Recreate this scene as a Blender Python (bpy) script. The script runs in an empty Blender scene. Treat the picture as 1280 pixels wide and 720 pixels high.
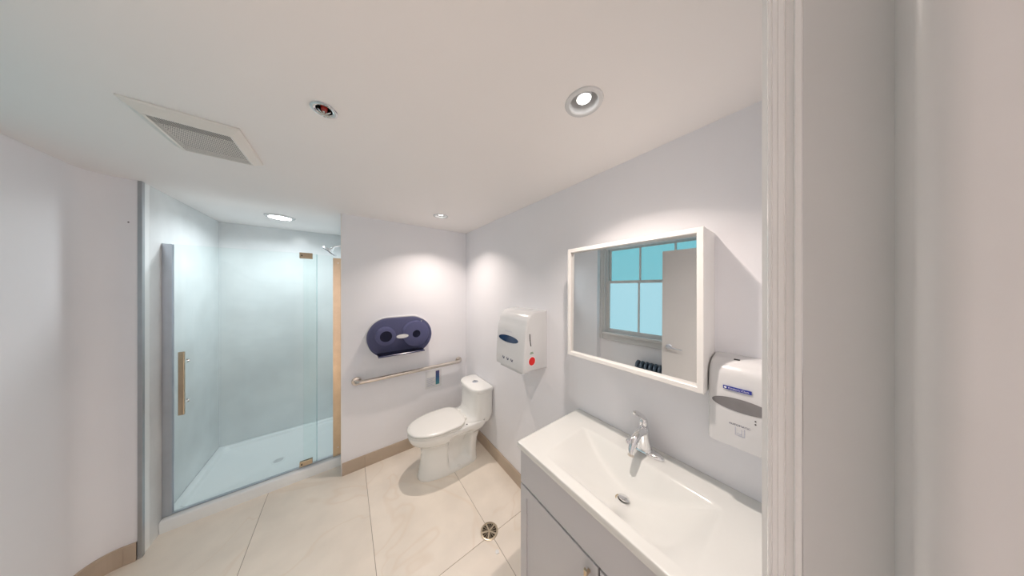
import bpy, bmesh, math, random
from mathutils import Vector, Matrix
random.seed(7)
PI = math.pi
scene = bpy.context.scene
COL = scene.collection

# ------------------------------------------------------------------ camera, world, exposure
F_PX = 275.0
YAW = math.atan(208.0 / F_PX)            # from the vanishing points of the two wall directions
CAM_Z = 1.63
cam_data = bpy.data.cameras.new('camera')
cam = bpy.data.objects.new('camera', cam_data)
COL.objects.link(cam)
cam.location = (0, 0, CAM_Z)
cam.rotation_euler = (PI / 2, 0, -YAW)
cam_data.sensor_width = 36
cam_data.lens = 36 * F_PX / 1280
cam_data.clip_start = 0.01
scene.camera = cam

world = bpy.data.worlds.new('world')
scene.world = world
world.use_nodes = True
world.node_tree.nodes['Background'].inputs[0].default_value = (0.72, 0.88, 1.0, 1)
world.node_tree.nodes['Background'].inputs[1].default_value = 0.6

vs = scene.view_settings
vs.view_transform = 'Standard'
vs.look = 'None'
vs.gamma = 1.0
vs.use_curve_mapping = False
vs.exposure = 1.44
scene.cycles.max_bounces = 14
scene.cycles.diffuse_bounces = 8
scene.cycles.glossy_bounces = 6
scene.cycles.transparent_max_bounces = 16
scene.cycles.caustics_reflective = False
scene.cycles.caustics_refractive = False

CAN_W, SHOWER_W, HALL_FILL_W = 2.3, 2.8, 12.0         # lamp powers; the passage one is an added fill lamp
WINDOW_E = 0.36                                     # frosted window panes

# ------------------------------------------------------------------ room measures (metres)
CEIL = 2.276
W = 1.143            # mirror wall
B = 2.413            # toilet wall
LX = -1.15           # furred-out left wall
LY = 1.86            # where that wall ends, window niche begins
NX = -1.26           # window wall
SX0, SX1 = -0.985, -0.012   # shower
SY1 = 3.43
GY = 2.61            # glass plane
JX0, JX1 = -0.56, 0.30      # door opening
HALL_Y = -1.5

# ------------------------------------------------------------------ materials
def nmat(name):
    m = bpy.data.materials.new(name)
    m.use_nodes = True
    nt = m.node_tree
    return m, nt, nt.nodes['Principled BSDF']

def mat(name, color, rough=0.5, metal=0.0, var=0.0, vscale=6.0, bump=0.0, bscale=60.0, coat=0.0, spec=None):
    m, nt, p = nmat(name)
    p.inputs['Base Color'].default_value = (*color, 1)
    p.inputs['Roughness'].default_value = rough
    p.inputs['Metallic'].default_value = metal
    if coat:
        p.inputs['Coat Weight'].default_value = coat
        p.inputs['Coat Roughness'].default_value = 0.08
    if spec is not None:
        p.inputs['Specular IOR Level'].default_value = spec
    tc = nt.nodes.new('ShaderNodeTexCoord')
    if var:
        n = nt.nodes.new('ShaderNodeTexNoise')
        n.inputs['Scale'].default_value = vscale
        n.inputs['Detail'].default_value = 4
        nt.links.new(tc.outputs['Object'], n.inputs['Vector'])
        r = nt.nodes.new('ShaderNodeValToRGB')
        r.color_ramp.elements[0].position = 0.3
        r.color_ramp.elements[1].position = 0.7
        r.color_ramp.elements[0].color = (*[max(0, c * (1 - var)) for c in color], 1)
        r.color_ramp.elements[1].color = (*[min(1, c * (1 + var)) for c in color], 1)
        nt.links.new(n.outputs['Fac'], r.inputs['Fac'])
        nt.links.new(r.outputs['Color'], p.inputs['Base Color'])
    if bump:
        n2 = nt.nodes.new('ShaderNodeTexNoise')
        n2.inputs['Scale'].default_value = bscale
        n2.inputs['Detail'].default_value = 3
        nt.links.new(tc.outputs['Object'], n2.inputs['Vector'])
        b = nt.nodes.new('ShaderNodeBump')
        b.inputs['Strength'].default_value = bump
        b.inputs['Distance'].default_value = 0.002
        nt.links.new(n2.outputs['Fac'], b.inputs['Height'])
        nt.links.new(b.outputs['Normal'], p.inputs['Normal'])
    return m

def emit_mat(name, color, strength, base=0.8):
    m, nt, p = nmat(name)
    p.inputs['Base Color'].default_value = (base, base, base, 1)
    p.inputs['Emission Color'].default_value = (*color, 1)
    p.inputs['Emission Strength'].default_value = strength
    p.inputs['Roughness'].default_value = 0.3
    return m

def glass_mat(name, tint, refl=1.0):
    """thin sheet glass: tinted straight-through transmission plus a fresnel mirror"""
    m = bpy.data.materials.new(name)
    m.use_nodes = True
    nt = m.node_tree
    nt.nodes.clear()
    out = nt.nodes.new('ShaderNodeOutputMaterial')
    mix = nt.nodes.new('ShaderNodeMixShader')
    tr = nt.nodes.new('ShaderNodeBsdfTransparent')
    tr.inputs['Color'].default_value = (*tint, 1)
    gl = nt.nodes.new('ShaderNodeBsdfGlossy')
    gl.inputs['Roughness'].default_value = 0.02
    fr = nt.nodes.new('ShaderNodeFresnel')
    fr.inputs['IOR'].default_value = 1.35
    mul = nt.nodes.new('ShaderNodeMath')
    mul.operation = 'MULTIPLY'
    mul.inputs[1].default_value = refl
    nt.links.new(fr.outputs[0], mul.inputs[0])
    nt.links.new(mul.outputs[0], mix.inputs['Fac'])
    nt.links.new(tr.outputs[0], mix.inputs[1])
    nt.links.new(gl.outputs[0], mix.inputs[2])
    nt.links.new(mix.outputs[0], out.inputs['Surface'])
    return m

def stone_mat(name, base, vein, rough, vein_amt=0.5, scale=1.3, per_piece=0.0):
    """large-format stone tile: soft clouding, thin wandering veins, small tone shift per piece"""
    m, nt, p = nmat(name)
    N = nt.nodes.new
    L = nt.links.new
    tc = N('ShaderNodeTexCoord')
    oi = N('ShaderNodeObjectInfo')
    off = N('ShaderNodeVectorMath'); off.operation = 'SCALE'
    comb = N('ShaderNodeCombineXYZ')
    L(oi.outputs['Random'], comb.inputs[0]); L(oi.outputs['Random'], comb.inputs[1])
    L(comb.outputs[0], off.inputs[0]); off.inputs['Scale'].default_value = 9.0
    add = N('ShaderNodeVectorMath'); add.operation = 'ADD'
    L(tc.outputs['Object'], add.inputs[0]); L(off.outputs[0], add.inputs[1])
    n1 = N('ShaderNodeTexNoise'); n1.inputs['Scale'].default_value = 3.5; n1.inputs['Detail'].default_value = 6
    L(add.outputs[0], n1.inputs['Vector'])
    n2 = N('ShaderNodeTexNoise'); n2.inputs['Scale'].default_value = scale; n2.inputs['Detail'].default_value = 3
    n2.inputs['Distortion'].default_value = 1.2
    L(add.outputs[0], n2.inputs['Vector'])
    sub = N('ShaderNodeMath'); sub.operation = 'SUBTRACT'; sub.inputs[1].default_value = 0.5
    L(n2.outputs['Fac'], sub.inputs[0])
    ab = N('ShaderNodeMath'); ab.operation = 'ABSOLUTE'; L(sub.outputs[0], ab.inputs[0])
    vr = N('ShaderNodeMapRange'); vr.inputs['From Min'].default_value = 0.0; vr.inputs['From Max'].default_value = 0.012
    vr.inputs['To Min'].default_value = vein_amt; vr.inputs['To Max'].default_value = 0.0
    L(ab.outputs[0], vr.inputs['Value'])
    ramp = N('ShaderNodeValToRGB')
    ramp.color_ramp.elements[0].position = 0.35; ramp.color_ramp.elements[1].position = 0.68
    ramp.color_ramp.elements[0].color = (*[c * 0.93 for c in base], 1)
    ramp.color_ramp.elements[1].color = (*[min(1, c * 1.05) for c in base], 1)
    L(n1.outputs['Fac'], ramp.inputs['Fac'])
    mx = N('ShaderNodeMix'); mx.data_type = 'RGBA'
    L(vr.outputs[0], mx.inputs[0]); L(ramp.outputs['Color'], mx.inputs[6])
    mx.inputs[7].default_value = (*vein, 1)
    if per_piece:
        hsv = N('ShaderNodeHueSaturation')
        mr = N('ShaderNodeMapRange')
        mr.inputs['To Min'].default_value = 1 - per_piece; mr.inputs['To Max'].default_value = 1 + per_piece
        L(oi.outputs['Random'], mr.inputs['Value']); L(mr.outputs[0], hsv.inputs['Value'])
        L(mx.outputs[2], hsv.inputs['Color']); L(hsv.outputs[0], p.inputs['Base Color'])
    else:
        L(mx.outputs[2], p.inputs['Base Color'])
    p.inputs['Roughness'].default_value = rough
    return m

M = {}
M['paint'] = mat('wall_paint', (0.85, 0.85, 0.88), 0.55, var=0.012, vscale=2.0, bump=0.06, bscale=220)
M['ceil'] = mat('ceiling_paint', (0.885, 0.86, 0.845), 0.7, var=0.012, vscale=1.5, bump=0.05, bscale=200)
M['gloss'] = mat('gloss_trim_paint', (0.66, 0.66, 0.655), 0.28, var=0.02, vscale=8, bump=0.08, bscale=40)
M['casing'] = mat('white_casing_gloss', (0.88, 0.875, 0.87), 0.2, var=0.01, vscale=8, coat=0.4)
M['door'] = mat('door_paint', (0.54, 0.54, 0.535), 0.45, var=0.01, bump=0.03)
M['tile'] = stone_mat('beige_stone_tile', (0.86, 0.785, 0.69), (0.76, 0.635, 0.51), 0.32, 0.35, 1.1, 0.015)
M['skirt'] = stone_mat('skirting_stone_tile', (0.50, 0.405, 0.315), (0.42, 0.33, 0.25), 0.35, 0.3, 2.0, 0.03)
M['grout'] = mat('grout', (0.33, 0.28, 0.23), 0.9, var=0.05, vscale=40)
M['marble'] = stone_mat('shower_wall_panel', (0.77, 0.80, 0.81), (0.725, 0.76, 0.775), 0.16, 0.35, 0.8)
M['acrylic'] = mat('white_acrylic', (0.90, 0.93, 0.94), 0.22, var=0.008, vscale=3, coat=0.3)
M['porcelain'] = mat('porcelain', (0.84, 0.85, 0.83), 0.12, var=0.006, vscale=4, coat=0.5)
M['seat'] = mat('toilet_seat_plastic', (0.84, 0.84, 0.81), 0.22, var=0.006, coat=0.2)
M['cultured'] = mat('cultured_marble', (0.72, 0.73, 0.71), 0.17, var=0.008, vscale=5, coat=0.3)
M['cab'] = mat('grey_cabinet_paint', (0.56, 0.555, 0.57), 0.4, var=0.012, vscale=4, bump=0.02)
M['dark'] = mat('dark_gap', (0.02, 0.02, 0.022), 0.8, var=0.05)
M['white'] = mat('white_plastic', (0.68, 0.685, 0.69), 0.25, var=0.008, vscale=5, coat=0.15)
M['whiteframe'] = mat('white_lacquer', (0.86, 0.845, 0.82), 0.35, var=0.01, vscale=6)
M['cream'] = mat('cream_plastic', (0.80, 0.765, 0.72), 0.4, var=0.01, vscale=6)
M['chrome'] = mat('chrome', (0.82, 0.82, 0.83), 0.07, 1.0, var=0.02)
M['steel'] = mat('brushed_steel', (0.66, 0.61, 0.55), 0.27, 1.0, var=0.05, vscale=25, bump=0.03, bscale=180)
M['warm'] = mat('warm_tinted_metal', (0.60, 0.48, 0.34), 0.24, 1.0, var=0.10, vscale=9)  # own tone of the pulls; on shower metal a painted-in warm reflection
M['alu'] = mat('satin_aluminium', (0.58, 0.62, 0.68), 0.32, 1.0, var=0.03, vscale=12)
M['greymetal'] = mat('grey_edge_trim', (0.42, 0.44, 0.46), 0.35, 0.8, var=0.05, vscale=10)
M['glass'] = glass_mat('clear_shower_glass', (0.97, 0.995, 0.99), 0.7)
M['smoke'] = None
M['paper'] = mat('tissue_paper', (0.82, 0.82, 0.84), 0.9, var=0.02, bump=0.2, bscale=90)
M['core'] = mat('roll_core_dark', (0.03, 0.03, 0.05), 0.8, var=0.1)
M['navy'] = mat('navy_plastic', (0.025, 0.03, 0.09), 0.25, var=0.05, coat=0.2)
M['red'] = mat('red_sticker', (0.70, 0.012, 0.012), 0.4, var=0.02)
M['black'] = mat('black_plastic', (0.015, 0.014, 0.014), 0.35, var=0.05)
M['blue'] = mat('blue_label', (0.012, 0.03, 0.30), 0.35, var=0.02)
M['ink'] = mat('dark_ink', (0.04, 0.045, 0.12), 0.6, var=0.02)
M['paleink'] = mat('pale_ink', (0.42, 0.44, 0.56), 0.6, var=0.02)
M['greenink'] = mat('green_ink', (0.22, 0.33, 0.22), 0.6, var=0.02)
M['whiteink'] = mat('white_ink', (0.85, 0.85, 0.88), 0.5, var=0.01)
M['greywin'] = mat('smoked_window', (0.20, 0.195, 0.20), 0.12, var=0.12, vscale=14, coat=0.4)
M['bluewin'] = mat('dark_blue_window', (0.018, 0.05, 0.12), 0.08, var=0.3, vscale=9, coat=0.5)
M['iron'] = mat('painted_cast_iron', (0.10, 0.13, 0.17), 0.3, 0.5, var=0.2, vscale=14, bump=0.1, bscale=50)
M['brass'] = mat('drain_brass', (0.62, 0.53, 0.40), 0.3, 1.0, var=0.1, vscale=30)
M['cavity'] = mat('drain_cavity', (0.03, 0.02, 0.01), 0.9, var=0.1)
M['redglass'] = mat('red_sprinkler_bulb', (0.45, 0.03, 0.02), 0.12, var=0.1, coat=0.6)
M['lens'] = emit_mat('led_lens', (1.0, 0.97, 0.93), 3.0)
M['lens2'] = emit_mat('led_panel_lens', (0.95, 0.99, 1.0), 7.0)
M['opal'] = emit_mat('fill_bowl_glow', (1.0, 0.93, 0.86), 2.0)  # glowing bowl of the added passage fill lamp
M['pane_up'] = emit_mat('frosted_pane_upper', (0.29, 0.87, 1.0), WINDOW_E * 0.62, 0.12)
M['pane_lo'] = emit_mat('frosted_pane_lower', (0.48, 0.87, 1.0), WINDOW_E * 0.80, 0.12)
M['mirror'] = mat('mirror_silver', (0.90, 0.92, 0.92), 0.0, 1.0)
M['scrap'] = mat('white_scrap', (0.85, 0.84, 0.83), 0.8, var=0.02)

def smoke_mat():
    m = bpy.data.materials.new('smoked_blue_cover')
    m.use_nodes = True
    nt = m.node_tree
    p = nt.nodes['Principled BSDF']
    p.inputs['Base Color'].default_value = (0.05, 0.055, 0.11, 1)
    p.inputs['Roughness'].default_value = 0.18
    tr = nt.nodes.new('ShaderNodeBsdfTransparent')
    tr.inputs['Color'].default_value = (0.40, 0.41, 0.56, 1)
    mix = nt.nodes.new('ShaderNodeMixShader')
    mix.inputs['Fac'].default_value = 0.80
    nt.links.new(p.outputs[0], mix.inputs[1])
    nt.links.new(tr.outputs[0], mix.inputs[2])
    nt.links.new(mix.outputs[0], nt.nodes['Material Output'].inputs['Surface'])
    return m
M['smoke'] = smoke_mat()

def strip_mat():
    m, nt, p = nmat('blue_teal_strip')
    tc = nt.nodes.new('ShaderNodeTexCoord')
    sep = nt.nodes.new('ShaderNodeSeparateXYZ')
    nt.links.new(tc.outputs['Generated'], sep.inputs[0])
    r = nt.nodes.new('ShaderNodeValToRGB')
    r.color_ramp.elements[0].color = (0.06, 0.30, 0.32, 1)
    r.color_ramp.elements[1].color = (0.05, 0.04, 0.16, 1)
    e = r.color_ramp.elements.new(0.45); e.color = (0.03, 0.12, 0.28, 1)
    nt.links.new(sep.outputs[2], r.inputs['Fac'])
    nt.links.new(r.outputs['Color'], p.inputs['Base Color'])
    p.inputs['Roughness'].default_value = 0.4
    return m
M['strip'] = strip_mat()

# ------------------------------------------------------------------ mesh helpers (all coordinates are world metres)
def origin_of(o):
    v = Vector((0, 0, 0))
    while o is not None:
        v += o.location
        o = o.parent
    return v

def mk(name, bm, m, parent=None, smooth=False, loc=None, kind=None, angle=None):
    """link a bmesh as one mesh object; vertices are given in world space"""
    bmesh.ops.recalc_face_normals(bm, faces=bm.faces[:])
    org = origin_of(parent) if parent is not None else Vector((0, 0, 0))
    o = bpy.data.objects.new(name, bpy.data.meshes.new(name))
    if parent is not None:
        o.parent = parent
    else:
        if loc is None:
            xs = [v.co for v in bm.verts]
            loc = Vector(((min(v.x for v in xs) + max(v.x for v in xs)) / 2,
                          (min(v.y for v in xs) + max(v.y for v in xs)) / 2, min(v.z for v in xs)))
        org = Vector(loc)
        o.location = org
    bmesh.ops.translate(bm, verts=bm.verts[:], vec=-org)
    if smooth:
        for f in bm.faces:
            f.smooth = True
        if angle:
            for e in bm.edges:
                if len(e.link_faces) == 2 and e.calc_face_angle(0) > math.radians(angle):
                    e.smooth = False
    bm.to_mesh(o.data)
    bm.free()
    o.data.materials.append(M[m] if isinstance(m, str) else m)
    COL.objects.link(o)
    if kind:
        o['kind'] = kind
    return o

def thing(name, label, cat, loc, group=None):
    o = bpy.data.objects.new(name, None)
    o.empty_display_size = 0.05
    o.location = loc
    COL.objects.link(o)
    return tag(o, label, cat, group)

def tag(o, label, cat, group=None):
    o['label'] = label
    o['category'] = cat
    if group:
        o['group'] = group
    return o

def struct(o, label=None):
    o['kind'] = 'structure'
    if label:
        o['label'] = label
    return o

def BM():
    return bmesh.new()

def box(bm, x0, x1, y0, y1, z0, z1, bev=0.0, seg=2):
    t = bmesh.new()
    vs_ = [t.verts.new((x, y, z)) for x in (x0, x1) for y in (y0, y1) for z in (z0, z1)]
    for f in ((0, 1, 3, 2), (4, 6, 7, 5), (0, 4, 5, 1), (2, 3, 7, 6), (0, 2, 6, 4), (1, 5, 7, 3)):
        t.faces.new([vs_[i] for i in f])
    bmesh.ops.recalc_face_normals(t, faces=t.faces[:])
    if bev:
        bmesh.ops.bevel(t, geom=t.edges[:], offset=bev, segments=seg, affect='EDGES', profile=0.5, clamp_overlap=True)
    merge(bm, t)
    return bm

def merge(bm, t):
    mp = {}
    for v in t.verts:
        mp[v.index if False else v] = bm.verts.new(v.co)
    for f in t.faces:
        try:
            bm.faces.new([mp[v] for v in f.verts])
        except ValueError:
            pass
    t.free()

def rings(bm, rs, cap0=True, cap1=True, closed=True):
    """skin a list of rings (lists of equal length of points)"""
    vv = [[bm.verts.new(p) for p in r] for r in rs]
    n = len(rs[0])
    for i in range(len(vv) - 1):
        for j in range(n if closed else n - 1):
            k = (j + 1) % n
            bm.faces.new((vv[i][j], vv[i][k], vv[i + 1][k], vv[i + 1][j]))
    if cap0:
        bm.faces.new(list(reversed(vv[0])))
    if cap1:
        bm.faces.new(vv[-1])
    return bm

def frame_axes(d):
    d = Vector(d).normalized()
    a = Vector((0, 0, 1)) if abs(d.z) < 0.9 else Vector((1, 0, 0))
    u = d.cross(a).normalized()
    v = d.cross(u).normalized()
    return u, v, d

def lathe(bm, prof, c=(0, 0, 0), axis=(0, 0, 1), n=32, cap0=True, cap1=True):
    """prof: list of (radius, distance along axis)"""
    u, v, d = frame_axes(axis)
    c = Vector(c)
    rs = []
    for r, h in prof:
        r = max(r, 1e-5)
        rs.append([c + d * h + u * (r * math.cos(2 * PI * i / n)) + v * (r * math.sin(2 * PI * i / n)) for i in range(n)])
    return rings(bm, rs, cap0, cap1)

def tube(bm, pts, r, n=12, caps=True):
    pts = [Vector(p) for p in pts]
    rs = []
    prev = None
    for i, p in enumerate(pts):
        if i == 0:
            d = pts[1] - pts[0]
        elif i == len(pts) - 1:
            d = pts[-1] - pts[-2]
        else:
            d = (pts[i + 1] - p).normalized() + (p - pts[i - 1]).normalized()
        d.normalize()
        if prev is None:
            u, v, _ = frame_axes(d)
        else:
            u = (prev - d * prev.dot(d)).normalized()
            v = d.cross(u)
        prev = u
        rr = r[i] if isinstance(r, (list, tuple)) else r
        rs.append([p + u * (rr * math.cos(2 * PI * k / n)) + v * (rr * math.sin(2 * PI * k / n)) for k in range(n)])
    return rings(bm, rs, caps, caps)

def arc_pts(c, r, a0, a1, n, ax=(1, 0, 0), ay=(0, 0, 1)):
    c = Vector(c); ax = Vector(ax); ay = Vector(ay)
    return [c + ax * (r * math.cos(a0 + (a1 - a0) * i / n)) + ay * (r * math.sin(a0 + (a1 - a0) * i / n)) for i in range(n + 1)]

def prism(bm, poly, axis, a, b):
    """extrude a 2-D polygon: axis 'x' -> poly (y,z); 'y' -> (x,z); 'z' -> (x,y)"""
    def P(p, t):
        return {'x': (t, p[0], p[1]), 'y': (p[0], t, p[1]), 'z': (p[0], p[1], t)}[axis]
    return rings(bm, [[P(p, a) for p in poly], [P(p, b) for p in poly]])

def disc(bm, c, normal, rx, ry=None, up=None, n=36, thick=0.0):
    """elliptical plate; rx along u, ry along v"""
    ry = rx if ry is None else ry
    nrm = Vector(normal).normalized()
    if up is None:
        u, v, _ = frame_axes(nrm)
    else:
        v = Vector(up).normalized()
        u = v.cross(nrm).normalized()
    c = Vector(c)
    ring = lambda h, s: [c + nrm * h + u * (rx * s * math.cos(2 * PI * i / n)) + v * (ry * s * math.sin(2 * PI * i / n)) for i in range(n)]
    if thick:
        return rings(bm, [ring(0, 1), ring(thick, 1)])
    bm.faces.new([bm.verts.new(p) for p in ring(0, 1)])
    return bm

def text_bm(s, size, center, right, up, extrude=0.0):
    """lettering as mesh, centred at `center`, reading along `right`"""
    cu = bpy.data.curves.new('lettering', 'FONT')
    cu.body = s
    cu.size = size
    cu.align_x = 'CENTER'
    cu.align_y = 'CENTER'
    cu.extrude = extrude
    ob = bpy.data.objects.new('lettering', cu)
    COL.objects.link(ob)
    dg = bpy.context.evaluated_depsgraph_get()
    me = bpy.data.meshes.new_from_object(ob.evaluated_get(dg))
    bm = bmesh.new()
    bm.from_mesh(me)
    bpy.data.objects.remove(ob)
    bpy.data.curves.remove(cu)
    bpy.data.meshes.remove(me)
    r = Vector(right).normalized(); u = Vector(up).normalized(); n = r.cross(u)
    c = Vector(center)
    for v in bm.verts:
        v.co = c + r * v.co.x + u * v.co.y + n * v.co.z
    return bm

def plate_with_holes(bm, x0, x1, y0, y1, z, holes, n=32):
    """flat plate with round holes (cx, cy, r)"""
    xs, ys = {x0, x1}, {y0, y1}
    for cx, cy, r in holes:
        s = r * 1.35
        xs |= {cx - s, cx + s}; ys |= {cy - s, cy + s}
    xs = sorted(xs); ys = sorted(ys)
    for i in range(len(xs) - 1):
        for j in range(len(ys) - 1):
            a, b, c, d = xs[i], xs[i + 1], ys[j], ys[j + 1]
            hit = [h for h in holes if a <= h[0] <= b and c <= h[1] <= d and b - a < h[2] * 2.8 and d - c < h[2] * 2.8]
            if not hit:
                bm.faces.new([bm.verts.new(p) for p in ((a, c, z), (b, c, z), (b, d, z), (a, d, z))])
                continue
            cx, cy, r = hit[0]
            o_, i_ = [], []
            for k in range(n):
                t = 2 * PI * (k + 0.5) / n
                ct, st = math.cos(t), math.sin(t)
                m_ = max(abs(ct) / ((b - a) / 2), abs(st) / ((d - c) / 2))
                o_.append(bm.verts.new(((a + b) / 2 + ct / m_, (c + d) / 2 + st / m_, z)))
                i_.append(bm.verts.new((cx + r * ct, cy + r * st, z)))
            for k in range(n):
                l = (k + 1) % n
                bm.faces.new((o_[k], o_[l], i_[l], i_[k]))
            # square corners left outside the polygon ring
            for (qx, qy) in ((a, c), (b, c), (b, d), (a, d)):
                near = sorted(o_, key=lambda v: (v.co.x - qx) ** 2 + (v.co.y - qy) ** 2)[:2]
                if min((v.co.x - qx) ** 2 + (v.co.y - qy) ** 2 for v in near) > 1e-10:
                    bm.faces.new((bm.verts.new((qx, qy, z)), near[0], near[1]))
    return bm

# ================================================================== STRUCTURE
DOWN = [(0.662, 0.46), (0.682, 1.961)]
SHLIGHT = (-0.475, 2.863)
SPR = (-0.062, 1.046)
XA, XB = -2.2, 1.24

# ---- floor: grout bed with large stone tiles as parts
floor = struct(mk('floor', box(BM(), XA, XB, HALL_Y - 0.1, SY1 + 0.15, -0.06, -0.0025), 'grout', loc=(0, 0, 0)))
joint_x = [-2.2, -1.75, -1.12, -0.49, 0.14, 0.77, W]
joint_y = [HALL_Y, -1.227, 0.008, 1.243, B]
g = 0.0014
for i in range(len(joint_x) - 1):
    for j in range(len(joint_y) - 1):
        x0, x1, y0, y1 = joint_x[i] + g, joint_x[i + 1] - g, joint_y[j] + g, joint_y[j + 1] - g
        if joint_x[i + 1] <= -1.2 and joint_y[j] >= 0.0:
            continue
        if j == 3:
            y1 = B + 0.16 if x1 < 0.2 and x0 > -1.15 else B
        mk('floor_tile', box(BM(), x0, x1, y0, y1, -0.012, 0.0, 0.0008, 1), 'tile', floor)

# ---- ceiling with openings for the recessed fittings
bm = plate_with_holes(BM(), XA, XB, HALL_Y - 0.1, SY1 + 0.15, CEIL,
                      [(DOWN[0][0], DOWN[0][1], 0.052), (DOWN[1][0], DOWN[1][1], 0.052), (SPR[0], SPR[1], 0.026)])
ceiling = struct(mk('ceiling', bm, 'ceil', loc=(0, 0, CEIL)))
box_top = BM()
box(box_top, XA, XB, HALL_Y - 0.1, SY1 + 0.15, CEIL + 0.16, CEIL + 0.2)
mk('roof_slab', box_top, 'ceil', ceiling)

# ---- walls
def wall(name, *bx, m='paint'):
    b_ = BM()
    for q in bx:
        box(b_, *q)
    return struct(mk(name, b_, m, loc=(0, 0, 0)))
ZT = CEIL + 0.005
wall('wall_right', (W, W + 0.1, HALL_Y, B + 0.1, 0, ZT))
wall_back = wall('wall_back', (SX1 - 0.018, W + 0.1, B, B + 0.10, 0, ZT))
LR = 0.11            # soft plastered corner
def left_poly(ins):
    arc = [(LX + LR - (LR - ins) * math.sin(k / 10 * PI / 2), B - LR + (LR - ins) * math.cos(k / 10 * PI / 2)) for k in range(11)]
    return arc
pl = [(SX0 - 0.012, B)] + left_poly(0) + [(LX, LY), (NX - 0.12, LY), (NX - 0.12, B + 0.07), (SX0 - 0.012, B + 0.07)]
struct(mk('wall_left', prism(BM(), pl, 'z', 0, ZT), 'paint', loc=(0, 0, 0), smooth=True, angle=30))
WIN_Y0, WIN_Y1, WIN_Z0, WIN_Z1 = 0.42, 1.79, 0.985, 2.264
wall('wall_window', (NX - 0.14, NX, -0.12, WIN_Y0, 0, ZT), (NX - 0.14, NX, WIN_Y1, LY, 0, ZT),
     (NX - 0.14, NX, WIN_Y0, WIN_Y1, 0, WIN_Z0), (NX - 0.14, NX, WIN_Y0, WIN_Y1, WIN_Z1, ZT))
wall('wall_door', (NX - 0.12, JX0 - 0.02, -0.12, 0.0, 0, ZT), (JX1 + 0.02, W, -0.12, 0.0, 0, ZT),
     (JX0 - 0.02, JX1 + 0.02, -0.12, 0.0, 2.05, ZT))
wall('wall_hall', (XA, XB, HALL_Y - 0.1, HALL_Y, 0, ZT))
wall('wall_hall_end', (XA, XA + 0.1, HALL_Y, -0.12, 0, ZT), (XA, NX - 0.13, -0.13, -0.12, 0, ZT))

# ---- shower enclosure walls (glossy light panels)
def panel(name, q):
    return struct(mk(name, box(BM(), *q, 0.001, 1), 'marble', loc=(0, 0, 0)))
panel('wall_shower_left', (SX0 - 0.1, SX0, B + 0.07, SY1, 0, ZT))
mk_jamb = mk('jamb_lining', box(BM(), SX0 - 0.011, SX0, B + 0.012, B + 0.0695, 0, ZT, 0.001, 1), 'acrylic',
             bpy.data.objects['wall_shower_left'])
panel('wall_shower_back', (SX0 - 0.1, SX1 + 0.1, SY1, SY1 + 0.1, 0, ZT))
panel('wall_shower_right', (SX1, SX1 + 0.1, B + 0.10, SY1, 0, ZT))
# metal edge strips where tile meets paint
struct(mk('trim_1', box(BM(), SX0 - 0.012, SX0 + 0.004, B - 0.004, B + 0.020, 0.0, CEIL - 0.0005, 0.0015, 1), 'greymetal'),
       'grey metal edge strip running up the shower opening beside the left wall')
struct(mk('trim_2', box(BM(), SX1 - 0.021, SX1 - 0.015, B - 0.0035, B + 0.012, 0.0, CEIL - 0.0005, 0.001, 1), 'whiteframe'),
       'thin white edge strip at the corner of the toilet wall')

# ---- stone skirting, piece by piece
SK = 0.109
def skirting(name, pieces):
    root = None
    for q in pieces:
        bx_ = BM(); box(bx_, *q, 0.0012, 1)
        if root is None:
            xs = [p_[0] for p_ in pieces] + [p_[1] for p_ in pieces]
            ys = [p_[2] for p_ in pieces] + [p_[3] for p_ in pieces]
            base = BM()
            dx, dy = max(xs) - min(xs), max(ys) - min(ys)
            if dx > dy:
                flip = name in ('baseboard_back', 'baseboard_left')
                yb_ = max(ys)
                box(base, min(xs), max(xs), (yb_ - 0.006) if flip else min(ys), yb_ if flip else min(ys) + 0.006, 0, SK - 0.002)
            else:
                xw_ = max(xs)
                box(base, xw_ - 0.006, xw_, min(ys), max(ys), 0, SK - 0.002)
            root = struct(mk(name, base, 'grout'))
        mk('skirting_tile', bx_, 'skirt', root)
    return root
skirting('baseboard_back', [(SX1 - 0.012, 0.139, B - 0.012, B - 0.0005, 0, SK), (0.141, 0.769, B - 0.012, B - 0.0005, 0, SK), (0.771, W - 0.013, B - 0.012, B - 0.0005, 0, SK)])
skirting('baseboard_right', [(W - 0.012, W - 0.0005, 0.84, 1.242, 0, SK), (W - 0.012, W - 0.0005, 1.244, 1.87, 0, SK), (W - 0.012, W - 0.0005, 1.872, B - 0.0135, 0, SK)])
bl = skirting('baseboard_left', [(LX + LR, SX0 - 0.014, B - 0.012, B - 0.0005, 0, SK)])
ao, ai = left_poly(0.0005), left_poly(0.012)
for a0, a1, nm in ((0, 5, 'skirting_tile'), (5, 10, 'skirting_tile')):
    sg = [Vector(p) for p in ao[a0:a1 + 1]] + [Vector(p) for p in reversed(ai[a0:a1 + 1])]
    mk(nm, prism(BM(), [(p.x, p.y) for p in sg], 'z', 0, SK), 'skirt', bl)
mk('skirting_tile', box(BM(), LX + 0.0005, LX + 0.012, LY + 0.002, B - LR - 0.002, 0, SK, 0.0012, 1), 'skirt', bl)

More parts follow.
